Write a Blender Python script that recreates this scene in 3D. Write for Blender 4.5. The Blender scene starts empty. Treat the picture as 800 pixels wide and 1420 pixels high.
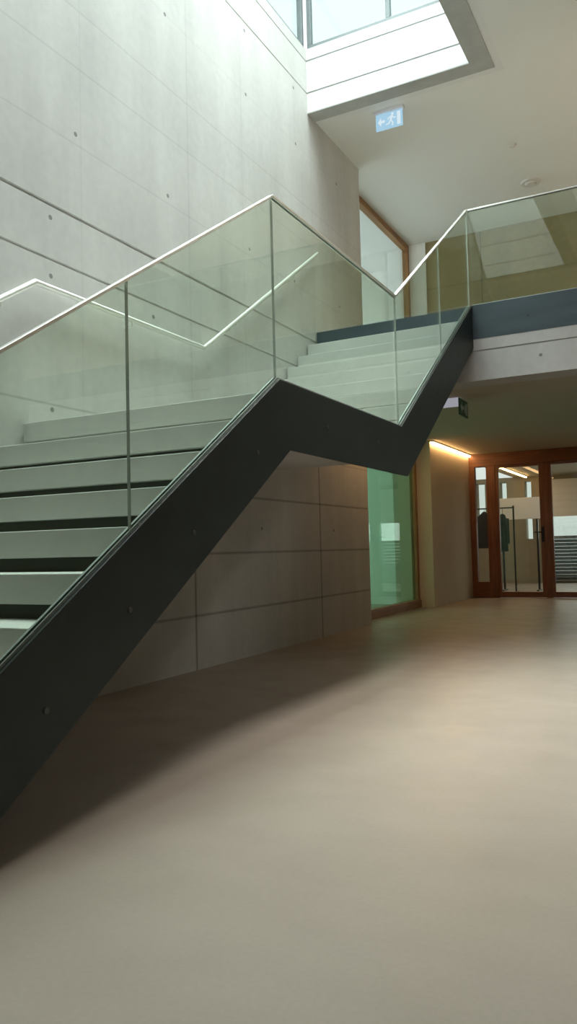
import bpy, bmesh, math, random
from mathutils import Vector, Matrix
random.seed(7)
sc = bpy.context.scene
COL = sc.collection

# ------------------------------------------------------------------ materials
def mat(name):
    m = bpy.data.materials.new(name); m.use_nodes = True
    nt = m.node_tree; nt.nodes.clear()
    out = nt.nodes.new('ShaderNodeOutputMaterial')
    return m, nt, out
def N(nt, kind, **kw):
    n = nt.nodes.new(kind)
    for k, v in kw.items(): setattr(n, k, v)
    return n
def L(nt, a, b): nt.links.new(a, b)
def srgb(r, g, b):
    f = lambda c: (c/255/12.92) if c/255 <= .04045 else ((c/255+.055)/1.055)**2.4
    return (f(r), f(g), f(b), 1)
def math_node(nt, op, a, b=None, clamp=False):
    n = nt.nodes.new('ShaderNodeMath'); n.operation = op; n.use_clamp = clamp
    for i, v in enumerate((a, b)):
        if v is None: continue
        if isinstance(v, (int, float)): n.inputs[i].default_value = v
        else: nt.links.new(v, n.inputs[i])
    return n.outputs[0]

def plain(name, col, rough=.5, metal=0., spec=.5, nscale=0, namp=.06, bump=0., stretch=(1, 1, 1)):
    m, nt, out = mat(name)
    b = N(nt, 'ShaderNodeBsdfPrincipled')
    b.inputs['Roughness'].default_value = rough
    b.inputs['Metallic'].default_value = metal
    b.inputs['Specular IOR Level'].default_value = spec
    b.inputs['Base Color'].default_value = col
    if nscale:
        tc = N(nt, 'ShaderNodeTexCoord'); mp = N(nt, 'ShaderNodeMapping')
        mp.inputs['Scale'].default_value = stretch
        nz = N(nt, 'ShaderNodeTexNoise'); nz.inputs['Scale'].default_value = nscale; nz.inputs['Detail'].default_value = 6
        L(nt, tc.outputs['Object'], mp.inputs[0]); L(nt, mp.outputs[0], nz.inputs['Vector'])
        mr = N(nt, 'ShaderNodeMapRange')
        mr.inputs['From Min'].default_value = .3; mr.inputs['From Max'].default_value = .7
        mr.inputs['To Min'].default_value = 1-namp; mr.inputs['To Max'].default_value = 1+namp
        L(nt, nz.outputs['Fac'], mr.inputs['Value'])
        mx = N(nt, 'ShaderNodeMix', data_type='RGBA', blend_type='MULTIPLY')
        mx.inputs[0].default_value = 1; mx.inputs[6].default_value = col
        L(nt, mr.outputs[0], mx.inputs[7]); L(nt, mx.outputs[2], b.inputs['Base Color'])
        if bump:
            bp = N(nt, 'ShaderNodeBump'); bp.inputs['Strength'].default_value = bump; bp.inputs['Distance'].default_value = .01
            L(nt, nz.outputs['Fac'], bp.inputs['Height']); L(nt, bp.outputs[0], b.inputs['Normal'])
    L(nt, b.outputs[0], out.inputs[0])
    return m

def concrete(name, col, vjoints=(), hjoints=(), ties=(), plane='XZ', streak=.06, cloud=.07, jdark=.72):
    """board-marked concrete: cloudy grey, fine vertical streaks, cast joint lines and tie-hole dots"""
    m, nt, out = mat(name)
    b = N(nt, 'ShaderNodeBsdfPrincipled'); b.inputs['Roughness'].default_value = .75; b.inputs['Specular IOR Level'].default_value = .25
    tc = N(nt, 'ShaderNodeTexCoord'); sp = N(nt, 'ShaderNodeSeparateXYZ'); L(nt, tc.outputs['Object'], sp.inputs[0])
    u = sp.outputs['X'] if plane[0] == 'X' else sp.outputs['Y']
    v = sp.outputs['Z'] if plane[1] == 'Z' else sp.outputs['Y']
    def noise(scale, sx, sy, sz, det=5):
        mp = N(nt, 'ShaderNodeMapping'); mp.inputs['Scale'].default_value = (sx, sy, sz)
        nz = N(nt, 'ShaderNodeTexNoise'); nz.inputs['Scale'].default_value = scale; nz.inputs['Detail'].default_value = det
        L(nt, tc.outputs['Object'], mp.inputs[0]); L(nt, mp.outputs[0], nz.inputs['Vector'])
        return nz.outputs['Fac']
    def rng(s, a, bb):
        mr = N(nt, 'ShaderNodeMapRange'); mr.inputs['From Min'].default_value = .32; mr.inputs['From Max'].default_value = .68
        mr.inputs['To Min'].default_value = a; mr.inputs['To Max'].default_value = bb
        L(nt, s, mr.inputs['Value']); return mr.outputs[0]
    f = rng(noise(.9, 1, 1, 1), 1-cloud, 1+cloud)
    f = math_node(nt, 'MULTIPLY', f, rng(noise(3.2, 1, 1, .12), 1-streak, 1+streak))
    f = math_node(nt, 'MULTIPLY', f, rng(noise(14, 1, 1, 1), 1-cloud*.5, 1+cloud*.5))
    def line(coord, pos, w, dark, zmax=None):
        nonlocal f
        d = math_node(nt, 'ABSOLUTE', math_node(nt, 'SUBTRACT', coord, pos))
        k = math_node(nt, 'DIVIDE', d, w, clamp=True)            # 0 on the line
        k = math_node(nt, 'MULTIPLY', k, 1-dark); k = math_node(nt, 'ADD', k, dark)
        if zmax: k = math_node(nt, 'MAXIMUM', k, math_node(nt, 'GREATER_THAN', v, zmax))
        f = math_node(nt, 'MULTIPLY', f, k)
    for p, w, dk in hjoints: line(v, p, w, dk)
    for j in vjoints: line(u, *j)
    for (pu, pv) in ties:
        du = math_node(nt, 'SUBTRACT', u, pu); dv = math_node(nt, 'SUBTRACT', v, pv)
        r = math_node(nt, 'SQRT', math_node(nt, 'ADD', math_node(nt, 'MULTIPLY', du, du), math_node(nt, 'MULTIPLY', dv, dv)))
        k = math_node(nt, 'GREATER_THAN', r, .017)
        k = math_node(nt, 'ADD', math_node(nt, 'MULTIPLY', k, .58), .42)
        f = math_node(nt, 'MULTIPLY', f, k)
    mx = N(nt, 'ShaderNodeMix', data_type='RGBA', blend_type='MULTIPLY')
    mx.inputs[0].default_value = 1; mx.inputs[6].default_value = col
    L(nt, f, mx.inputs[7]); L(nt, mx.outputs[2], b.inputs['Base Color'])
    bp = N(nt, 'ShaderNodeBump'); bp.inputs['Strength'].default_value = .15; bp.inputs['Distance'].default_value = .01
    L(nt, f, bp.inputs['Height']); L(nt, bp.outputs[0], b.inputs['Normal'])
    L(nt, b.outputs[0], out.inputs[0])
    return m

def glass(name, tint, refl=1.0, rough=0.0):
    """pane glass: each face lets tinted light straight through and mirrors more towards grazing"""
    m, nt, out = mat(name)
    tr = N(nt, 'ShaderNodeBsdfTransparent'); tr.inputs[0].default_value = tint
    gl = N(nt, 'ShaderNodeBsdfGlossy'); gl.inputs['Roughness'].default_value = rough; gl.inputs[0].default_value = (1, 1, 1, 1)
    lw = N(nt, 'ShaderNodeLayerWeight'); lw.inputs['Blend'].default_value = .5
    p = math_node(nt, 'POWER', lw.outputs['Facing'], 5.0)
    p = math_node(nt, 'MULTIPLY', p, .9); p = math_node(nt, 'ADD', p, .045)
    p = math_node(nt, 'MULTIPLY', p, refl, clamp=True)
    mx = N(nt, 'ShaderNodeMixShader'); L(nt, p, mx.inputs[0]); L(nt, tr.outputs[0], mx.inputs[1]); L(nt, gl.outputs[0], mx.inputs[2])
    L(nt, mx.outputs[0], out.inputs[0])
    return m

def wood(name, c1, c2, axis='Z', rough=.45):
    m, nt, out = mat(name)
    b = N(nt, 'ShaderNodeBsdfPrincipled'); b.inputs['Roughness'].default_value = rough
    tc = N(nt, 'ShaderNodeTexCoord'); mp = N(nt, 'ShaderNodeMapping')
    mp.inputs['Scale'].default_value = (26, 26, 1.4) if axis == 'Z' else ((1.4, 26, 26) if axis == 'X' else (26, 1.4, 26))
    nz = N(nt, 'ShaderNodeTexNoise'); nz.inputs['Scale'].default_value = 1.6; nz.inputs['Detail'].default_value = 6
    cr = N(nt, 'ShaderNodeValToRGB'); cr.color_ramp.elements[0].position = .32; cr.color_ramp.elements[1].position = .68
    cr.color_ramp.elements[0].color = c1; cr.color_ramp.elements[1].color = c2
    L(nt, tc.outputs['Object'], mp.inputs[0]); L(nt, mp.outputs[0], nz.inputs['Vector']); L(nt, nz.outputs['Fac'], cr.inputs[0])
    L(nt, cr.outputs[0], b.inputs['Base Color']); L(nt, b.outputs[0], out.inputs[0])
    return m

def emit(name, col, s):
    m, nt, out = mat(name)
    e = N(nt, 'ShaderNodeEmission'); e.inputs[0].default_value = col; e.inputs[1].default_value = s
    L(nt, e.outputs[0], out.inputs[0]); return m

TIES = [(3.82, 1.95), (3.82, 2.85), (3.82, 3.25), (4.07, 3.94), (5.15, 3.93), (5.15, 5.48), (4.93, 2.86), (6.48, 3.93), (6.47, 5.48),
        (6.47, 6.13), (7.53, 6.11), (7.55, 5.48), (7.44, 3.90), (5.15, 6.12), (2.4, 3.93), (2.4, 2.86), (8.3, 1.2), (6.6, 1.2), (8.65, 3.94), (8.65, 5.48)]
M = {}
M['wall'] = concrete('board_marked_concrete', (.52, .505, .475, 1),
    vjoints=[(4.12, .012, .93), (5.45, .016, .90), (6.37, .016, .93), (7.93, .016, .90), (2.8, .012, .94), (5.45, .022, .45, 1.985), (7.93, .022, .45, 1.985)],
    hjoints=[(.45, .018, .5), (.97, .018, .5), (1.49, .018, .5), (1.985, .012, .72), (3.865, .012, .88), (4.43, .012, .86), (4.86, .012, .86), (5.48, .010, .93)],
    ties=TIES)
M['shaft'] = concrete('pale_board_concrete', (.72, .715, .70, 1), plane='YZ', streak=.02, cloud=.03, hjoints=[(6.22, .016, .6), (6.60, .016, .6), (6.98, .016, .6), (7.36, .016, .6)])
M['ring'] = concrete('grey_rim_concrete', (.42, .42, .40, 1), plane='YZ')
M['beam'] = concrete('beam_concrete', (.50, .48, .46, 1), plane='YZ', ties=[(-2.46, 2.85), (-3.8, 2.85), (-1.2, 2.85)], streak=.03)
M['step'] = concrete('step_concrete', (.49, .49, .455, 1), plane='YZ', streak=.02, cloud=.05)
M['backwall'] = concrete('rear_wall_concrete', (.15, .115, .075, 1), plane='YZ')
M['ceiling'] = plain('matt_ceiling_plaster', (.74, .73, .70, 1), .9, nscale=.6, namp=.015)
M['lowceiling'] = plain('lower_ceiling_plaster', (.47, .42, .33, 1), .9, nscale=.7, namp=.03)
M['plaster'] = plain('cream_plaster', (.58, .49, .36, 1), .85, nscale=3, namp=.03)
M['white'] = plain('white_plaster', (.78, .77, .72, 1), .85, nscale=3, namp=.02)
M['farwall'] = plain('brown_grey_wall', (.28, .24, .17, 1), .8, nscale=1.2, namp=.1)
M['ochre'] = concrete('ochre_wall_panel', (.31, .25, .135, 1), plane='YZ', hjoints=[(4.35, .012, .7), (5.2, .012, .75)], vjoints=[(-2.9, .014, .6), (-.9, .014, .6), (-4.9, .014, .6)], cloud=.12)
M['steel'] = plain('black_blue_rolled_steel', (.012, .018, .015, 1), .5, .25, .5, nscale=5, namp=.22, bump=.03)
M['fascia'] = plain('blue_grey_steel', (.05, .07, .08, 1), .38, .3, .5, nscale=4, namp=.15, stretch=(1, .3, 3))
M['underside'] = plain('dark_under_steel', (.05, .05, .045, 1), .6, .1, nscale=5, namp=.1)
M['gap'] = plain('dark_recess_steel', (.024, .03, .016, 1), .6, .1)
M['channel'] = plain('channel_aluminium', (.38, .42, .40, 1), .35, .8)
M['cap'] = plain('brushed_stainless_cap', (.74, .73, .68, 1), .35, .8)
M['rail'] = plain('brushed_stainless_tube', (.86, .85, .80, 1), .42, .6)
M['glass'] = glass('greenish_balustrade_glass', (.85, .90, .85, 1))
M['glassedge'] = plain('polished_glass_edge', (.55, .62, .57, 1), .22, .75)
M['seal'] = plain('joint_profile', (.6, .62, .6, 1), .25, .85)
M['gglass'] = glass('green_window_glass', (.50, .74, .63, 1), .7)
M['uglass'] = glass('pale_window_glass', (.78, .86, .88, 1), 1.3)
M['dglass'] = glass('clear_door_glass', (.92, .95, .93, 1), 1.0)
M['sglass'] = glass('lantern_glass', (.90, .97, .96, 1), .8)
M['woodZ'] = wood('orange_larch_upright', srgb(94, 52, 28), srgb(124, 74, 42), 'Z')
M['woodY'] = wood('orange_larch_rail', srgb(92, 50, 26), srgb(120, 72, 40), 'Y')
M['woodX'] = wood('oak_window_frame', srgb(128, 88, 50), srgb(160, 116, 72), 'X')
M['woodXZ'] = wood('oak_window_upright', srgb(128, 88, 50), srgb(160, 116, 72), 'Z')
M['darkframe'] = plain('grey_lantern_frame', (.20, .22, .22, 1), .5, .3)
M['black'] = plain('black_cloth', (.012, .012, .014, 1), .9, nscale=8, namp=.3)
M['darkmetal'] = plain('dark_handle_metal', (.03, .03, .03, 1), .35, .8)
M['whiteboard'] = plain('white_panel', (.82, .82, .82, 1), .5)
M['louvre'] = plain('blue_grey_louvre', (.13, .16, .17, 1), .6, .2)
M['housing'] = plain('white_lamp_housing', (.75, .74, .78, 1), .4)
M['lampface'] = emit('exit_luminaire_diffuser', srgb(172, 172, 182), .75)
M['signgreen'] = plain('green_sign_face', (.02, .10, .06, 1), .4)
M['signpale'] = emit('backlit_pale_blue_sign', srgb(165, 205, 228), 1.0)
M['signwhite'] = emit('backlit_white_pictogram', srgb(215, 232, 240), 1.0)
M['picto'] = plain('white_pictogram_print', (.5, .6, .55, 1), .5)
M['led'] = emit('warm_led_diffuser', (1, .60, .25, 1), 26.0)
M['lamp_trim'] = plain('pale_detector_plastic', (.62, .60, .56, 1), .5)

# floor : beige ground screed
m, nt, out = mat('beige_ground_screed')
b = N(nt, 'ShaderNodeBsdfPrincipled'); b.inputs['Specular IOR Level'].default_value = .35
tc = N(nt, 'ShaderNodeTexCoord')
def fn(scale, det, mn, mxv, st=(1, 1, 1)):
    mp = N(nt, 'ShaderNodeMapping'); mp.inputs['Scale'].default_value = st
    nz = N(nt, 'ShaderNodeTexNoise'); nz.inputs['Scale'].default_value = scale; nz.inputs['Detail'].default_value = det
    mr = N(nt, 'ShaderNodeMapRange'); mr.inputs['From Min'].default_value = .3; mr.inputs['From Max'].default_value = .7
    mr.inputs['To Min'].default_value = mn; mr.inputs['To Max'].default_value = mxv
    L(nt, tc.outputs['Object'], mp.inputs[0]); L(nt, mp.outputs[0], nz.inputs['Vector']); L(nt, nz.outputs['Fac'], mr.inputs['Value'])
    return mr.outputs[0]
f = math_node(nt, 'MULTIPLY', fn(.7, 4, .95, 1.05), fn(5, 6, .965, 1.035, (1, .5, 1)))
f = math_node(nt, 'MULTIPLY', f, fn(60, 3, .97, 1.03))
mx = N(nt, 'ShaderNodeMix', data_type='RGBA', blend_type='MULTIPLY'); mx.inputs[0].default_value = 1
mx.inputs[6].default_value = (.275, .235, .19, 1)
L(nt, f, mx.inputs[7]); L(nt, mx.outputs[2], b.inputs['Base Color'])
L(nt, fn(3, 4, .33, .45), b.inputs['Roughness'])
L(nt, b.outputs[0], out.inputs[0]); M['floor'] = m

# ------------------------------------------------------------------ mesh helpers
def box(bm, x0, x1, y0, y1, z0, z1, mi=0):
    vs = [bm.verts.new((x, y, z)) for x in (x0, x1) for y in (y0, y1) for z in (z0, z1)]
    for q in ((0, 1, 3, 2), (4, 6, 7, 5), (0, 4, 5, 1), (2, 3, 7, 6), (0, 2, 6, 4), (1, 5, 7, 3)):
        f = bm.faces.new([vs[i] for i in q]); f.material_index = mi
def prism_y(bm, pts, y0, y1, mi=0):
    """polygon in XZ extruded along Y"""
    a = [bm.verts.new((x, y0, z)) for x, z in pts]; c = [bm.verts.new((x, y1, z)) for x, z in pts]
    n = len(pts); fs = [bm.faces.new(a), bm.faces.new(c[::-1])]
    for i in range(n): fs.append(bm.faces.new([a[i], c[i], c[(i+1) % n], a[(i+1) % n]]))
    for f in fs: f.material_index = mi
def prism_x(bm, pts, x0, x1, mi=0):
    """polygon in YZ extruded along X"""
    a = [bm.verts.new((x0, y, z)) for y, z in pts]; c = [bm.verts.new((x1, y, z)) for y, z in pts]
    n = len(pts); fs = [bm.faces.new(a), bm.faces.new(c[::-1])]
    for i in range(n): fs.append(bm.faces.new([a[i], c[i], c[(i+1) % n], a[(i+1) % n]]))
    for f in fs: f.material_index = mi
def cyl(bm, p0, p1, r0, r1=None, seg=16):
    r1 = r0 if r1 is None else r1
    p0, p1 = Vector(p0), Vector(p1); d = (p1-p0).normalized()
    t = Vector((0, 0, 1)) if abs(d.z) < .9 else Vector((1, 0, 0))
    u = d.cross(t).normalized(); w = d.cross(u)
    A = [bm.verts.new(p0+r0*(math.cos(2*math.pi*i/seg)*u+math.sin(2*math.pi*i/seg)*w)) for i in range(seg)]
    B = [bm.verts.new(p1+r1*(math.cos(2*math.pi*i/seg)*u+math.sin(2*math.pi*i/seg)*w)) for i in range(seg)]
    bm.faces.new(A); bm.faces.new(B[::-1])
    for i in range(seg): bm.faces.new([A[i], B[i], B[(i+1) % seg], A[(i+1) % seg]])
def sweep(bm, pts, r, seg=14):
    """round tube through a planar polyline (XZ run) with mitred corners"""
    P = [Vector(p) for p in pts]; rings = []
    for i, p in enumerate(P):
        a = (p-P[i-1]).normalized() if i else None
        c = (P[i+1]-p).normalized() if i < len(P)-1 else None
        t = ((a or c)+(c or a)).normalized(); k = 1.0
        if a and c: k = 1/max(.4, math.cos(a.angle(c)/2))
        side = Vector((0, 1, 0)); up = t.cross(side).normalized()
        rings.append([bm.verts.new(p+r*(math.cos(2*math.pi*j/seg)*side+k*math.sin(2*math.pi*j/seg)*up)) for j in range(seg)])
    for A, B in zip(rings, rings[1:]):
        for j in range(seg): bm.faces.new([A[j], B[j], B[(j+1) % seg], A[(j+1) % seg]])
    bm.faces.new(rings[0]); bm.faces.new(rings[-1][::-1])
def obj(name, bm, mats, parent=None, bevel=0, smooth=False):
    bmesh.ops.recalc_face_normals(bm, faces=bm.faces)
    me = bpy.data.meshes.new(name); bm.to_mesh(me); bm.free()
    for mm in (mats if isinstance(mats, (list, tuple)) else [mats]): me.materials.append(M[mm] if isinstance(mm, str) else mm)
    o = bpy.data.objects.new(name, me); COL.objects.link(o)
    if parent is not None:
        o.parent = parent
        top = parent
        off = Vector((0, 0, 0))
        while top is not None: off += top.location; top = top.parent
        o.location = -off          # geometry is written in world metres; keep it there
    if bevel:
        md = o.modifiers.new('edge', 'BEVEL'); md.width = bevel; md.segments = 2; md.limit_method = 'ANGLE'
    if smooth:
        for p in me.polygons: p.use_smooth = True
    return o
def NB(): return bmesh.new()
def empty(name, loc, label=None, cat=None, group=None, kind=None):
    o = bpy.data.objects.new(name, None); o.location = loc; o.empty_display_size = .1; COL.objects.link(o)
    if label: o['label'] = label
    if cat: o['category'] = cat
    if group: o['group'] = group
    if kind: o['kind'] = kind
    return o
def tag(o, label, cat, group=None):
    o['label'] = label; o['category'] = cat
    if group: o['group'] = group
    return o
def S(o, label=None, cat=None):
    o['kind'] = 'structure'
    if label: o['label'] = label
    if cat: o['category'] = cat
    return o
def sbox(name, dims, m, label, cat, parent=None):
    bm = NB(); box(bm, *dims); return S(obj(name, bm, m, parent), label, cat)

# ------------------------------------------------------------------ key dimensions (metres)
ZC = 5.99            # upper ceiling
ZF = 3.42            # upper floor
X3 = 7.93            # gallery edge
YS = -1.80           # outer face of stringer
XP, YP = 12.30, .05  # pier corner
XD = 14.79           # timber glass doors
YW = .30             # glazing plane beside the pier
XN, XFAR = 1.35, 7.87   # skylight shaft ends
YSH = -1.87

# ------------------------------------------------------------------ room shell
bm = NB(); box(bm, -6, 22, -8, 5.2, -.2, 0)
S(obj('floor', bm, 'floor'), 'smooth beige ground screed floor with faint clouding', 'floor')
# concrete wall with real V grooves at the strong joints
bm = NB()
prof = [(.38, 0), (0, 0)]
for z, w, d in ((2.965, .010, .010), (3.34, .012, .012), (6.22, .008, .008), (6.60, .008, .008)):
    prof += [(0, z-w), (d, z-w*.4), (d, z+w*.4), (0, z+w)]
prof += [(0, 6.74), (.38, 6.74)]
prism_x(bm, prof, -6, 9.40)
S(obj('wall_left', bm, 'wall'), 'tall pale grey board-marked concrete wall beside the stair', 'wall')
# rear and right walls (behind the camera) with unseen rear openings added for a fill light
bm = NB()
box(bm, -6.3, -6, -8, .38, 0, 3.7); box(bm, -6.3, -6, -8, .38, 5.7, ZC)
for y0, y1 in ((-8, -7.2), (-4.6, -4.2), (-1.4, .38)): box(bm, -6.3, -6, y0, y1, 3.7, 5.7)
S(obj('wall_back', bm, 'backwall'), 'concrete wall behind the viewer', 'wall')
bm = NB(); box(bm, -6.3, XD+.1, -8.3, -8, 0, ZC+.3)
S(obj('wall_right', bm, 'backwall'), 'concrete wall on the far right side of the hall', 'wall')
# upper ceiling pieces around the shaft and around unseen openings added for fill lights
bm = NB()
RX0, RX1, RY0, RY1 = 3.0, 6.3, -3.3, -2.4
box(bm, XFAR+.3, XP, -6, .38, ZC, ZC+.3); box(bm, XFAR+.3, XP, -8, -7.6, ZC, ZC+.3); box(bm, 10, XP, -7.6, -6, ZC, ZC+.3)
box(bm, -6.3, XN-.3, YSH, .38, ZC, ZC+.3)
box(bm, RX1, XFAR+.3, -8, YSH-.3, ZC, ZC+.3)
box(bm, -6.3, XN-.3, -8, YSH, ZC, ZC+.3); box(bm, XN-.3, RX0, -8, YSH-.3, ZC, ZC+.3)
box(bm, RX0, RX1, -8, RY0, ZC, ZC+.3); box(bm, RX0, RX1, RY1, YSH-.3, ZC, ZC+.3)
box(bm, 9.4, 18, .38, 5.2, ZC-.05, ZC+.3); box(bm, XP, 18, -8, .38, ZC, ZC+.3)
S(obj('ceiling', bm, 'ceiling'), 'plain pale upper ceiling around the skylight', 'ceiling')
# concrete rim flush under the ceiling round the shaft
bm = NB()
o1, o2 = .20, .22
box(bm, XFAR, XFAR+o1, YSH-o2, -.002, ZC-.012, ZC)
box(bm, XN-o1, XFAR, YSH-o2, YSH, ZC-.012, ZC)
box(bm, XN-o1, XN, YSH, -.002, ZC-.012, ZC)
S(obj('trim_skylight', bm, 'ring'), 'grey concrete rim framing the skylight opening', 'trim')
# shaft walls with grooves
def groove_poly(y_face, y_back, z0, z1, s=1):
    p = [(y_back, z0), (y_face, z0)]
    for z in (6.22, 6.60): p += [(y_face, z-.009), (y_face+.01*s, z-.004), (y_face+.01*s, z+.004), (y_face, z+.009)]
    return p+[(y_face, z1), (y_back, z1)]
bm = NB(); prism_y(bm, groove_poly(XFAR, XFAR+.3, ZC, 6.74), YSH-.3, -.001)
S(obj('wall_shaft_far', bm, 'shaft'), 'pale concrete end wall of the skylight shaft', 'wall')
bm = NB(); prism_y(bm, groove_poly(XN, XN-.3, ZC, 7.7, -1), YSH-.3, -.001)
S(obj('wall_shaft_near', bm, 'shaft'), 'pale concrete wall at the near end of the shaft', 'wall')
bm = NB(); prism_x(bm, groove_poly(YSH, YSH-.3, ZC, 7.7, -1), XN, XFAR)
S(obj('wall_shaft_side', bm, 'shaft'), 'pale concrete side wall of the skylight shaft', 'wall')

# lantern glazing of the shaft : far end and wall side
def lantern(name, label, rects, frames, gm, fm, parent_loc):
    e = empty(name, parent_loc, label, 'window', kind='structure')
    for r in frames:
        bm = NB(); box(bm, *r); obj('frame', bm, fm, e, bevel=.004)
    for r in rects:
        bm = NB(); box(bm, *r); obj('pane', bm, gm, e)
    return e
fx0, fx1 = XFAR+.02, XFAR+.08
lantern('window_1', 'clerestory glazing with slim grey frame at the end of the skylight shaft',
        [(fx0+.02, fx0+.035, -.97, -.06, 6.79, 7.66), (fx0+.02, fx0+.035, -1.82, -1.02, 6.79, 7.66)],
        [(fx0, fx1, -1.87, -.01, 6.74, 6.79), (fx0, fx1, -1.87, -.01, 7.66, 7.70), (fx0, fx1, -.06, -.01, 6.79, 7.66),
         (fx0, fx1, -1.02, -.97, 6.79, 7.66), (fx0, fx1, -1.87, -1.82, 6.79, 7.66)], 'sglass', 'darkframe', (XFAR+.05, -.95, 6.74))
lantern('window_2', 'long clerestory glazing above the concrete wall in the skylight shaft',
        [(x0+.05, x0+2.12, .05, .065, 6.79, 7.66) for x0 in (1.35, 3.52, 5.69)],
        [(1.35, 7.87, .02, .08, 6.74, 6.79), (1.35, 7.87, .02, .08, 7.66, 7.70)] +
        [(x, x+.05, .02, .08, 6.79, 7.66) for x in (1.35, 3.47, 5.64, 7.82)], 'sglass', 'darkframe', (4.6, .05, 6.74))
lantern('window_3', 'glass roof closing the top of the skylight shaft',
        [(XN, XFAR+.1, YSH-.05, .1, 7.76, 7.775)],
        [(x, x+.05, YSH, .1, 7.70, 7.76) for x in (XN, 2.97, 4.6, 6.23, XFAR)], 'sglass', 'darkframe', (4.6, -.9, 7.70))

# upper gallery slab
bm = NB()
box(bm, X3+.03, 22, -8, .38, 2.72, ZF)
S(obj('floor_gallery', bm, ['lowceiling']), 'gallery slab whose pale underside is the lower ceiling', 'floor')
bm = NB(); prism_y(bm, [(X3-.01, 2.67), (X3+.30, 2.67), (X3+.30, 3.10), (X3-.01, 3.10), (X3-.01, 2.985), (X3+.002, 2.98), (X3+.002, 2.972), (X3-.01, 2.967)], -8, .0)
S(obj('trim_gallery_beam', bm, 'beam'), 'pale concrete beam below the gallery edge', 'beam')
bm = NB(); box(bm, X3-.012, X3+.03, -8, YS, 3.10, 3.455)
box(bm, X3-.002, X3+.03, YS, -.02, 3.31, 3.445)
o = S(obj('trim_gallery_fascia', bm, 'fascia'), 'blue grey steel fascia along the gallery edge', 'fascia')
for y in (-2.35, -3.9):
    bm = NB(); cyl(bm, (X3-.012, y, 3.27), (X3-.018, y, 3.27), .012); obj('bolt', bm, 'underside', o)

# pier and walls beyond the concrete wall
bm = NB(); box(bm, XP, XP+.35, YP, YW+.4, 0, 2.72)
box(bm, XP+.35, XD, YP, .4, 0, 2.72)
S(obj('wall_cream', bm, 'plaster'), 'cream plastered wall return beside the timber doors', 'wall')
bm = NB(); box(bm, XP-.05, XP+.35, 0, YW+.4, ZF, ZC)
S(obj('wall_pier', bm, 'white'), 'narrow white pier on the gallery beside the tall window', 'wall')
bm = NB(); box(bm, XP-.02, XP+.2, -8, 0, ZF, ZC)
S(obj('wall_gallery', bm, 'ochre'), 'ochre wall closing the far side of the gallery', 'wall')

# tall windows beyond the end of the concrete wall, one per storey
def tall_window(name, z0, z1, gm, label, sill):
    e = empty(name, (11, YW, z0), label, 'window', kind='structure')
    y0, y1 = YW-.02, YW+.08; w = .09
    fr = [('woodX', (9.0, XP-.02, y0, y1, z1-w, z1)), ('woodX', (9.0, XP-.02, y0-.02, y1, z0, z0+sill)),
          ('woodXZ', (XP-w-.02, XP-.02, y0, y1, z0+sill, z1-w))]
    for mm, r in fr:
        bm = NB(); box(bm, *r); obj('frame', bm, mm, e, bevel=.006)
    bm = NB(); box(bm, 9.05, XP-w-.02, YW+.03, YW+.05, z0+sill, z1-w); obj('pane', bm, gm, e)
    return e
tall_window('window_4', 0.001, 2.72, 'gglass', 'green tinted timber framed floor-to-ceiling window behind the stair', .13)
tall_window('window_5', ZF, ZC, 'uglass', 'pale timber framed tall window on the gallery', .10)
# rooms behind those windows
bm = NB()
box(bm, 12.9, 13.1, .7, 5, 0, 2.72); box(bm, 9.0, 13.1, 5, 5.2, 0, 2.72)
box(bm, 9.0, 9.2, .38, 5, 0, ZC)
S(obj('wall_office', bm, 'white'), 'pale wall of the lower room behind the green glass', 'wall')
bm = NB(); box(bm, 9.2, 13.1, .38, 5.2, 2.72, ZF)
S(obj('ceiling_office', bm, 'white'), 'slab between the two glazed rooms', 'ceiling')
bm = NB(); box(bm, 13.0, 13.2, .7, 5.2, ZF, ZC)
S(obj('wall_studio', bm, 'white'), 'pale wall of the upper room behind the glass', 'wall')

# ------------------------------------------------------------------ timber glass doors and what stands behind
e = empty('door_1', (XD, -1.9, 0), 'orange timber framed glazed doors and sidelight at the end of the hall', 'door', kind='structure')
def part_box(name, dims, m, parent, bevel=.005):
    bm = NB(); box(bm, *dims); return obj(name, bm, m, parent, bevel=bevel)
part_box('jamb', (XD-.04, XD+.08, -.055, .05, 0, 2.47), 'woodZ', e)
part_box('head', (XD-.04, XD+.08, -8, .05, 2.47, 2.715), 'woodY', e)
part_box('post', (XD-.04, XD+.08, -.44, -.27, 0, 2.47), 'woodZ', e)
part_box('post', (XD-.04, XD+.08, -3.0, -2.8, 0, 2.47), 'woodZ', e)
part_box('rail', (XD-.03, XD+.07, -.27, -.055, 0, .30), 'woodY', e)
bm = NB(); box(bm, XD+.01, XD+.03, -.27, -.055, .30, 2.47); obj('sidelight_pane', bm, 'dglass', e)
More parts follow.
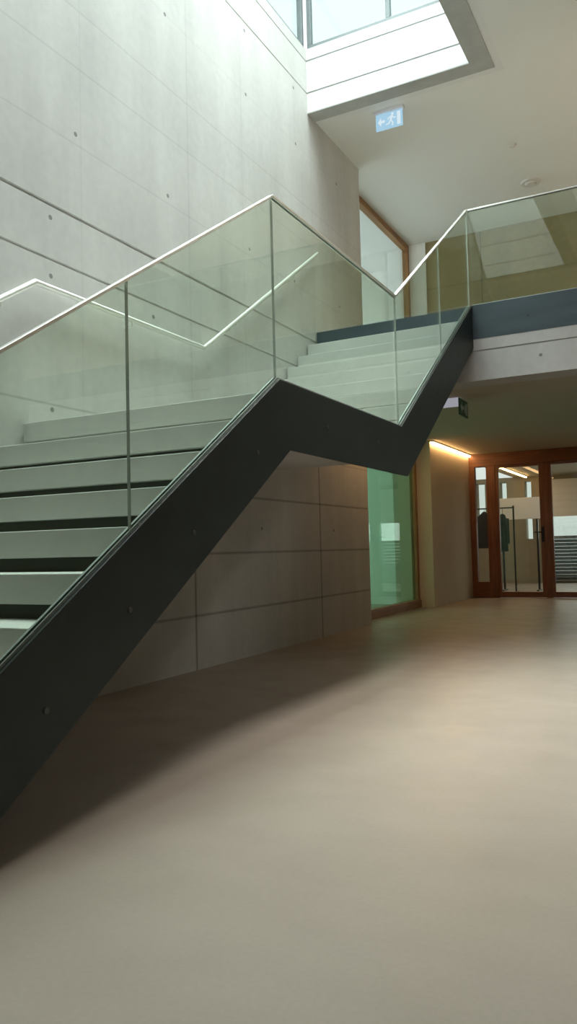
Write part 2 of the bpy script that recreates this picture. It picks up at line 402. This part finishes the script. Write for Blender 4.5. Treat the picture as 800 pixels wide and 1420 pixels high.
for i, (ya, yb) in enumerate(((-1.30, -.44), (-2.78, -1.40))):
    d = empty('door_leaf', (0, 0, 0)); d.parent = e; d.location = Vector((XD, ya, 0))-e.location
    def leafpart(n, dims, mm):
        bm = NB(); box(bm, *dims); o = obj(n, bm, mm, d, bevel=.004); return o
    s = .05
    leafpart('stile', (XD-.03, XD+.05, yb-s, yb, .01, 2.465), 'woodZ'); leafpart('stile', (XD-.03, XD+.05, ya, ya+s+.02, .01, 2.465), 'woodZ')
    leafpart('top_rail', (XD-.03, XD+.05, ya+s+.02, yb-s, 2.43, 2.465), 'woodY'); leafpart('bottom_rail', (XD-.03, XD+.05, ya+s+.02, yb-s, .01, .11), 'woodY')
    leafpart('pane', (XD+.005, XD+.02, ya+s+.02, yb-s, .11, 2.43), 'dglass')
    if i == 0:
        bm = NB(); box(bm, XD-.04, XD-.028, ya+.005, ya+.055, 1.02, 1.30); cyl(bm, (XD-.035, ya+.03, 1.2), (XD-.09, ya+.03, 1.2), .011); cyl(bm, (XD-.085, ya+.03, 1.2), (XD-.085, ya+.17, 1.2), .011)
        obj('handle', bm, 'darkmetal', d, bevel=.002)
part_box('post', (XD-.035, XD+.07, -1.40, -1.30, 0, 2.47), 'woodZ', e)

# back room shell
bm = NB()
box(bm, 20.5, 20.8, -8, -.52, 0, .2); box(bm, 20.5, 20.8, -.52, 3, 0, 1.12); box(bm, 20.5, 20.8, -8, 3, 2.6, 2.72)
box(bm, 20.5, 20.8, 1.35, 3, 1.12, 2.6); box(bm, 20.5, 20.8, .73, 1.12, 1.12, 2.6); box(bm, 20.5, 20.8, .10, .56, 1.12, 2.6); box(bm, 20.5, 20.8, -.52, -.06, 1.12, 2.6)
S(obj('wall_far', bm, 'farwall'), 'far wall of the room behind the doors', 'wall')
bm = NB(); box(bm, XD+.3, 20.8, .35+1.6, .6+1.6, 0, 2.72); S(obj('wall_side', bm, 'white'), 'side wall of the room behind the doors', 'wall')
bm = NB(); box(bm, XD+.05, 20.8, -8.3, -8, 0, 2.72); S(obj('wall_return', bm, 'white'), 'right hand wall of the back room', 'wall')
w = empty('window_6', (20.5, -2, 0), 'bright band window in the far room with dark slats below', 'window', kind='structure')
bm = NB()
for k in range(13): prism_y(bm, [(20.42, .04+k*.088), (20.44, .045+k*.088), (20.50, .12+k*.088), (20.48, .12+k*.088)], -8, -.53)
obj('slats', bm, 'louvre', w)
bm = NB(); box(bm, 20.43, 20.5, -8, -.53, 1.66, 2.60); obj('blind', bm, 'whiteboard', w)
bm = NB(); box(bm, 20.6, 20.62, -8, 1.35, .2, 2.6); obj('pane', bm, 'dglass', w)

# freestanding white board, coats and rack in the back room
e = empty('white_board', (17.0, -.42, 0), 'wide pale grey presentation board standing behind the glass door', 'board')
bm = NB(); box(bm, 16.98, 17.02, -.90, .06, 1.52, 1.98); obj('panel', bm, 'whiteboard', e, bevel=.006)
for y in (-.78, -.06):
    bm = NB(); box(bm, 17.0, 17.04, y-.02, y+.02, .02, 1.56); box(bm, 16.8, 17.24, y-.02, y+.02, 0, .03); obj('leg', bm, 'darkmetal', e, bevel=.003)
e = empty('coat_rack', (16.2, -.05, 0), 'dark tubular coat rack standing behind the timber framed glass', 'coat rack')
for y in (.42, -.46):
    bm = NB(); cyl(bm, (16.2, y, .03), (16.2, y, 1.78), .018); obj('post', bm, 'darkmetal', e, smooth=False)
    bm = NB(); box(bm, 15.95, 16.45, y-.02, y+.02, 0, .035); obj('foot', bm, 'darkmetal', e, bevel=.004)
bm = NB(); cyl(bm, (16.2, -.48, 1.74), (16.2, .44, 1.74), .014); obj('hanging_rail', bm, 'darkmetal', e)
def coat(y, top, bot, w, label, lean=0):
    bm = NB(); prof = [(top, .02), (top-.03, .055), (top-.09, w*.42), (top-.16, w*.5), (top-.4, w*.46), (bot+.15, w*.52), (bot, w*.55)]
    seg = 20; rings = []
    for i, (z, r) in enumerate(prof):
        rings.append([bm.verts.new((16.2+(.05+.06*min(1, i/3))*math.cos(2*math.pi*j/seg)*(1+.1*math.sin(5*j+i)), y+r*math.sin(2*math.pi*j/seg), z)) for j in range(seg)])
    for A, B in zip(rings, rings[1:]):
        for j in range(seg): bm.faces.new([A[j], A[(j+1) % seg], B[(j+1) % seg], B[j]])
    bm.faces.new(rings[0]); bm.faces.new(rings[-1][::-1])
    root = obj('hanging_coat', bm, 'black', smooth=True)
    tag(root, label, 'coat', 'coats on the rack behind the doors')
    for s in (-1, 1):
        bm = NB(); cyl(bm, (16.2, y+s*w*.42, top-.10), (16.17, y+s*w*.56, top-.62), .055, .04, 12); obj('sleeve', bm, 'black', root, smooth=True)
    bm = NB(); cyl(bm, (16.2, y, top-.01), (16.2, y, 1.752), .004, .004, 8); obj('hanger_hook', bm, 'darkmetal', root)
coat(.13, 1.68, .92, .30, 'bulky black coat seen through the narrow sidelight of the doors')
coat(-.24, 1.62, .85, .17, 'slim black coat seen through the left edge of the door glass')

# warm strip lights along the top of the cream wall
def strip(x0, x1, label, on=True):
    e = empty('strip_light', ((x0+x1)/2, YP-.03, 2.69), label, 'strip light')
    bm = NB(); box(bm, x0, x1, YP-.055, YP, 2.695, 2.7205); obj('housing', bm, 'housing', e)
    bm = NB(); box(bm, x0+.01, x1-.01, YP-.05, YP-.012, 2.672, 2.695); obj('diffuser', bm, 'led', e)
strip(XP+.02, XD-.05, 'warm glowing strip light along the top of the cream wall')

strip(XD+.15, 20.3, 'warm strip light on the ceiling of the room seen through the glass doors')
# ------------------------------------------------------------------ staircase
ST = empty('staircase', (5.6, -.95, 0), 'straight two-flight staircase with dark steel stringer and pale concrete steps', 'staircase')
sl = .672
X1, X2, ZL = 3.652, 5.608, 1.90
def top(x): return ZL if X1 <= x <= X2 else (ZL-sl*(X1-x) if x < X1 else ZL+sl*(x-X2))
XB1, XB2, ZB = 3.765, 5.722, 1.53
xs0 = X1-(ZL-.0)/sl+.0
xb0 = XB1-ZB/sl
def stringer(y0, y1, m, mi2='channel'):
    bm = NB()
    pts = [(xb0, 0), (XB1, ZB), (XB2, ZB), (X3-.012, ZB+sl*(X3-.012-XB2)), (X3-.012, top(X3-.012)), (X2, ZL), (X1, ZL), (1.0, top(1.0)), (1.0, 0)]
    prism_y(bm, pts, y0, y1)
    return obj('stringer', bm, m, ST, bevel=.003)
so = stringer(YS, YS+.02, 'steel')
for x, z in ((2.82, 1.07), (2.38, .77), (1.94, .47), (3.4, 1.48), (1.3, .05+.02)):
    bm = NB(); cyl(bm, (x, YS+.001, z), (x, YS-.005, z), .011, .011, 12); obj('bolt', bm, 'underside', so)
for x, z in ((4.25, 1.72), (5.1, 1.72), (6.6, 2.33), (7.3, 2.8)):
    bm = NB(); cyl(bm, (x, YS+.001, z), (x, YS-.005, z), .011, .011, 12); obj('bolt', bm, 'underside', so)
# inner wall-side stringer, slimmer
bm = NB()
prism_y(bm, [(xb0+.1, .0), (XB1, ZB+.02), (XB2, ZB+.02), (X3-.02, ZB+.02+sl*(X3-.02-XB2)), (X3-.02, ZB+.14+sl*(X3-.02-XB2)), (XB2-.03, ZB+.13), (XB1-.03, ZB+.13), (xb0-.1, .0)], -.06, -.03)
obj('wall_stringer', bm, 'underside', ST)
# steps
yi, yo = -.022, YS+.02
def step(x, z, go, h=.120, gap=.055, nose=.012):
    bm = NB(); box(bm, x, x+go+.035, yo, yi, z-h, z)
    o = obj('step', bm, 'step', ST, bevel=.004)
    return o
GO1, RI1 = .260, .181
X0L, Z0L = 3.55, 1.82
for k in range(1, 11):
    z = Z0L-RI1*k; x = X0L-GO1*k
    if z < .1: break
    step(x, z, GO1)
GO2 = .252; RI2 = (ZF-Z0L)/9
for k in range(1, 9):
    step(X3-GO2*k, ZF-RI2*k, GO2, h=RI2-.055)
XL2 = X3-GO2*8.9
bm = NB(); box(bm, X0L, X3-GO2*8+.03-.0, yo, yi, Z0L-.12, Z0L); obj('landing', bm, 'step', ST, bevel=.004)
# dark folded steel carrying the steps (shows as shadow gaps and as the soffit)
bm = NB()
up_ = [(X0L-GO1*10, 0)]
pts = []
for k in range(10, 0, -1):
    z = Z0L-RI1*k; x = X0L-GO1*k
    if z < .1: continue
    pts += [(x+.045, z-RI1+.001 if z-RI1 > 0 else .0), (x+.045, z-.121)]
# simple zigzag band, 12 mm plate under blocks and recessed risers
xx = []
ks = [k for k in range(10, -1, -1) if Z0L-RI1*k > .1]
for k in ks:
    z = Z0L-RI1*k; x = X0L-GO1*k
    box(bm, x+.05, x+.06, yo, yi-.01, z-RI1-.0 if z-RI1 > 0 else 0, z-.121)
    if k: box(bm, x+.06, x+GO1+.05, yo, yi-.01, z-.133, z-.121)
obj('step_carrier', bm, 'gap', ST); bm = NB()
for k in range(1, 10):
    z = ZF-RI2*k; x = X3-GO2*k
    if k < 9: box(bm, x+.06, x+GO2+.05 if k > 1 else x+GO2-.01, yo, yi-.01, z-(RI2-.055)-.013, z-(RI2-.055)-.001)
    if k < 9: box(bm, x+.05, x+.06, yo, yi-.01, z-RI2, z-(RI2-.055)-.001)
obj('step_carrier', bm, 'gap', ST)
bm = NB(); box(bm, X0L+.05, X3-GO2*8+.02, yo, yi-.01, Z0L-.140, Z0L-.121); obj('landing_plate', bm, 'beam', ST)
# wall brackets tying the last riser
bm = NB(); box(bm, X3-.03, X3-.0125, yo, -.03, ZF-RI2+.06, 3.31); obj('top_riser', bm, 'step', ST)

# ------------------------------------------------------------------ glass balustrades
YG0, YG1 = YS+.022, YS+.035        # glass plane just inside the stringer
def panel(parent, xa, xb, drop=.04):
    bm = NB(); g = .002
    a, c = xa+g, xb-g
    za, zb = (top(a) if not (abs(xa-X2) < 1e-6 or abs(xa-X1) < 1e-6) else top(a)), top(c)
    vs = [(a, za-drop), (c, zb-drop), (c, zb+1.0), (a, za+1.0)]
    prism_y(bm, vs, YG0, YG1)
    bm.faces.ensure_lookup_table()
    for f in bm.faces:
        n = f.normal; f.normal_update()
        f.material_index = 0 if abs(f.normal.y) > .9 else 1
    return obj('glass_panel', bm, ['glass', 'glassedge'], parent)
BL = empty('stair_balustrade', (4.6, YS+.03, 1.9), 'clear glass balustrade with slim steel cap following the stair', 'balustrade')
xstart = X1-2.6
for xa, xb in ((xstart, 1.2), (1.2, 2.42), (2.42, X1), (X1, X2), (X2, 6.83), (6.83, X3-.02)): panel(BL, xa, xb)
def cap(parent, pts, h=.016, w=.030):
    """flat cap rail following the panel tops"""
    bm = NB()
    up = [(x, z+h) for x, z in pts]; lo = [(x, z) for x, z in pts]
    for i in range(len(pts)-1):
        prism_y(bm, [lo[i], lo[i+1], up[i+1], up[i]], (YG0+YG1)/2-w/2, (YG0+YG1)/2+w/2)
    return obj('cap_rail', bm, 'cap', parent, bevel=.002)
cap(BL, [(xstart, top(xstart)+1), (X1, ZL+1), (X2, ZL+1), (X3-.003, top(X3)+1)])
bm = NB()
for i, (a, c) in enumerate(((xstart, X1), (X1, X2), (X2, X3-.02))):
    prism_y(bm, [(a, top(a)-.05), (c, top(c)-.05), (c, top(c)+.012), (a, top(a)+.012)], YG0-.006, YG0-.001)
    prism_y(bm, [(a, top(a)-.05), (c, top(c)-.05), (c, top(c)+.012), (a, top(a)+.012)], YG1+.001, YG1+.012)
obj('base_channel', bm, 'channel', BL)
for x in (2.42, X1, X2, 6.83):
    bm = NB(); box(bm, x-.0018, x+.0018, YG0+.001, YG1-.001, top(x)+.012, top(x)+.998); obj('joint_strip', bm, 'seal', BL)

BG = empty('gallery_balustrade', (X3, -3.5, 3.455), 'clear glass balustrade standing on the steel gallery edge', 'balustrade')
ys = [YS+.02, -3.3, -4.8, -6.3, -7.8]
for ya, yb in zip(ys, ys[1:]):
    bm = NB(); box(bm, X3, X3+.018, yb+.004, ya-.004, 3.40, 4.455)
    for f in bm.faces:
        f.normal_update(); f.material_index = 0 if abs(f.normal.x) > .9 else 1
    obj('glass_panel', bm, ['glass', 'glassedge'], BG)
bm = NB(); box(bm, X3-.006, X3+.024, -7.8, YS+.045, 4.455, 4.471); obj('cap_rail', bm, 'cap', BG, bevel=.002)
bm = NB(); box(bm, X3-.008, X3-.001, -7.8, YS, 3.455, 3.463); box(bm, X3+.019, X3+.026, -7.8, YS, 3.42, 3.463); obj('base_channel', bm, 'channel', BG)

# ------------------------------------------------------------------ wall handrail
HR = empty('wall_handrail', (5.0, -.07, 2.73), 'slim stainless tube handrail fixed to the concrete wall', 'handrail')
hz = lambda x: 2.735 if 3.61 <= x <= 5.54 else (2.735-.665*(3.61-x) if x < 3.61 else 2.735+.681*(x-5.54))
bm = NB(); sweep(bm, [(1.0, -.07, hz(1.0)), (3.61, -.07, 2.735), (5.54, -.07, 2.735), (7.90, -.07, hz(7.9))], .019)
obj('tube', bm, 'rail', HR, smooth=True)
for x in (1.4, 2.4, 3.33, 4.58, 6.1, 7.3):
    z = hz(x); bm = NB()
    cyl(bm, (x, -.07, z-.015), (x, -.07, z-.05), .006); cyl(bm, (x, -.073, z-.05), (x, -.001, z-.05), .006); cyl(bm, (x, -.006, z-.05), (x, -.0005, z-.05), .018)
    obj('bracket', bm, 'rail', HR)

# ------------------------------------------------------------------ exit signs
XE = 8.27
e = empty('exit_sign', (XE, -.84, ZC), 'pale blue backlit exit sign hanging from the upper ceiling near the skylight', 'exit sign')
bm = NB(); box(bm, XE-.035, XE+.035, -1.02, -.67, ZC-.035, ZC-.001); obj('housing', bm, 'housing', e, bevel=.004)
y0, y1, z0, z1 = -1.005, -.685, ZC-.225, ZC-.035
bm = NB(); box(bm, XE-.006, XE+.006, y0, y1, z0, z1); obj('sign_panel', bm, 'signpale', e)
bm = NB()                                   # running man, arrow and doorway, facing the stair
xa, xb = XE-.008, XE-.006
def P(u, v): return (y1-u*(y1-y0), z0+v*(z1-z0))     # u from left as seen, v up
def poly(pts): prism_x(bm, [P(u, v) for u, v in pts], xa, xb)
cyl(bm, (xa, P(.63, .84)[0], P(.63, .84)[1]), (xb, P(.63, .84)[0], P(.63, .84)[1]), .016, .016, 16)
poly([(.56, .74), (.64, .76), (.60, .44), (.52, .46)])
poly([(.56, .74), (.46, .66), (.44, .54), (.48, .54), (.50, .62), (.57, .66)])
poly([(.63, .74), (.70, .60), (.76, .62), (.76, .56), (.68, .54), (.62, .64)])
poly([(.55, .46), (.60, .46), (.66, .32), (.64, .12), (.60, .12), (.61, .30)])
poly([(.52, .48), (.57, .44), (.50, .26), (.38, .24), (.38, .30), (.47, .32)])
poly([(.08, .50), (.20, .78), (.20, .58), (.34, .58), (.34, .42), (.20, .42), (.20, .22)])
poly([(.80, .10), (.93, .10), (.93, .90), (.80, .90)])
obj('pictogram', bm, 'signwhite', e)

e = empty('exit_sign', (9.0, -1.36, 2.72), 'small exit luminaire with dark green sign below the gallery slab', 'exit sign')
bm = NB(); box(bm, 8.93, 9.05, -1.36, -1.12, 2.63, 2.7195); obj('housing', bm, 'lampface', e, bevel=.008)
bm = NB(); box(bm, 8.85, 9.22, -1.385, -1.372, 2.50, 2.70); obj('sign_panel', bm, 'signgreen', e, bevel=.002)
bm = NB()
prism_y(bm, [(8.90, 2.60), (8.96, 2.66), (8.96, 2.62), (9.03, 2.62), (9.03, 2.58), (8.96, 2.58), (8.96, 2.54)], -1.387, -1.385)
prism_y(bm, [(9.12, 2.53), (9.18, 2.53), (9.18, 2.67), (9.12, 2.67)], -1.387, -1.385)
prism_y(bm, [(9.06, 2.55), (9.075, 2.55), (9.085, 2.60), (9.10, 2.55), (9.11, 2.56), (9.095, 2.64), (9.07, 2.64)], -1.387, -1.385)
obj('pictogram', bm, 'picto', e)

for x, y, lab in ((10.95, -1.93, 'larger pale round detector on the upper ceiling above the gallery glass'),
                  (9.8, -1.92, 'small pale round detector on the upper ceiling nearer the skylight')):
    r = .13 if x > 10 else .045
    bm = NB(); cyl(bm, (x, y, ZC), (x, y, ZC-.02), r, r*.96, 24); cyl(bm, (x, y, ZC-.02), (x, y, ZC-.038), r*.6, r*.45, 24)
    tag(obj('smoke_detector', bm, 'lamp_trim'), lab, 'detector', 'detectors on the upper ceiling')

# ------------------------------------------------------------------ light
w = bpy.data.worlds.new('World'); sc.world = w; w.use_nodes = True
nt = w.node_tree; nt.nodes.clear()
bg = nt.nodes.new('ShaderNodeBackground'); o_ = nt.nodes.new('ShaderNodeOutputWorld')
tc = nt.nodes.new('ShaderNodeTexCoord'); sx = nt.nodes.new('ShaderNodeSeparateXYZ')
cr = nt.nodes.new('ShaderNodeValToRGB'); nt.links.new(tc.outputs['Generated'], sx.inputs[0]); nt.links.new(sx.outputs['Z'], cr.inputs[0])
cr.color_ramp.elements[0].color = (.55, .58, .56, 1); cr.color_ramp.elements[1].color = (.92, .97, 1.0, 1)
nt.links.new(cr.outputs[0], bg.inputs[0]); nt.links.new(bg.outputs[0], o_.inputs[0]); bg.inputs[1].default_value = 1.5
def area(name, loc, size, power, col, rot=(0, 0, 0), spread=180):
    l = bpy.data.lights.new(name, 'AREA'); l.shape = 'RECTANGLE'; l.size, l.size_y = size; l.energy = power; l.color = col
    l.spread = math.radians(spread)
    o = bpy.data.objects.new(name, l); o.location = loc; o.rotation_euler = rot; COL.objects.link(o); return o
R = math.radians
area('sky_over_shaft', (4.6, -.9, 8.1), (6.6, 2.0), 400, (.97, .98, 1.0), spread=100)
area('added_hall_fill', ((RX0+RX1)/2, (RY0+RY1)/2, 6.35), (RX1-RX0, RY1-RY0), 60, (1.0, .97, .93), spread=62)  # added fill for the open floor, shining through a made-up ceiling opening
area('added_gallery_fill', (9.1, -6.8, 6.4), (1.8, 1.6), 330, (1.0, .98, .95), spread=120)  # added unseen fill, bounced off the gallery floor to brighten the ceiling
area('added_rear_fill', (-6.5, -4.3, 4.7), (5.6, 1.9), 80, (1.0, .98, .95), (R(108), 0, R(-90)), spread=100)  # added fill for ceiling, pier and upper wall, behind made-up openings
area('office_daylight', (11.2, 4.8, 1.9), (3, 1.2), 110, (.95, 1.0, .98), (R(90), 0, R(180)))
area('studio_daylight', (11.2, 4.8, 5.0), (3, 1.2), 170, (.92, .97, 1.0), (R(90), 0, R(180)))
area('far_room_daylight', (20.9, -3.5, 1.4), (7, 1.8), 110, (.95, 1.0, 1.0), (R(90), 0, R(90)))
area('added_back_room_fill', (16.0, -2.2, 2.70), (1.2, 1.2), 26, (1, .93, .80))  # unseen fill added to brighten the board and the room behind the doors
area('warm_passage_lamp', (10.1, -.45, 2.70), (3.6, .12), 14, (1, .58, .26))

# ------------------------------------------------------------------ camera
cd = bpy.data.cameras.new('camera'); cam = bpy.data.objects.new('camera', cd); COL.objects.link(cam)
f_, yaw, pitch, roll = 1079.7, .4809, .0488, -.0242
F = Vector((math.cos(pitch)*math.cos(yaw), math.cos(pitch)*math.sin(yaw), math.sin(pitch)))
Rr = Vector((math.sin(yaw), -math.cos(yaw), 0)); U = Rr.cross(F)
R2 = Rr*math.cos(roll)+U*math.sin(roll); U2 = U*math.cos(roll)-Rr*math.sin(roll)
mm = Matrix((R2, U2, -F)).transposed().to_4x4(); mm.translation = Vector((0, -3.7396, .9842))
cam.matrix_world = mm
cd.sensor_fit = 'VERTICAL'; cd.sensor_height = 36; cd.lens = 36*f_/1420; cd.clip_start = .05
sc.camera = cam
sc.view_settings.view_transform = 'Standard'; sc.view_settings.look = 'None'
sc.view_settings.gamma = 1; sc.view_settings.exposure = 0.0; sc.view_settings.use_curve_mapping = False
sc.cycles.use_denoising = True
sc.cycles.max_bounces = 12; sc.cycles.transparent_max_bounces = 24; sc.cycles.diffuse_bounces = 6; sc.cycles.glossy_bounces = 5
sc.cycles.sample_clamp_indirect = 6
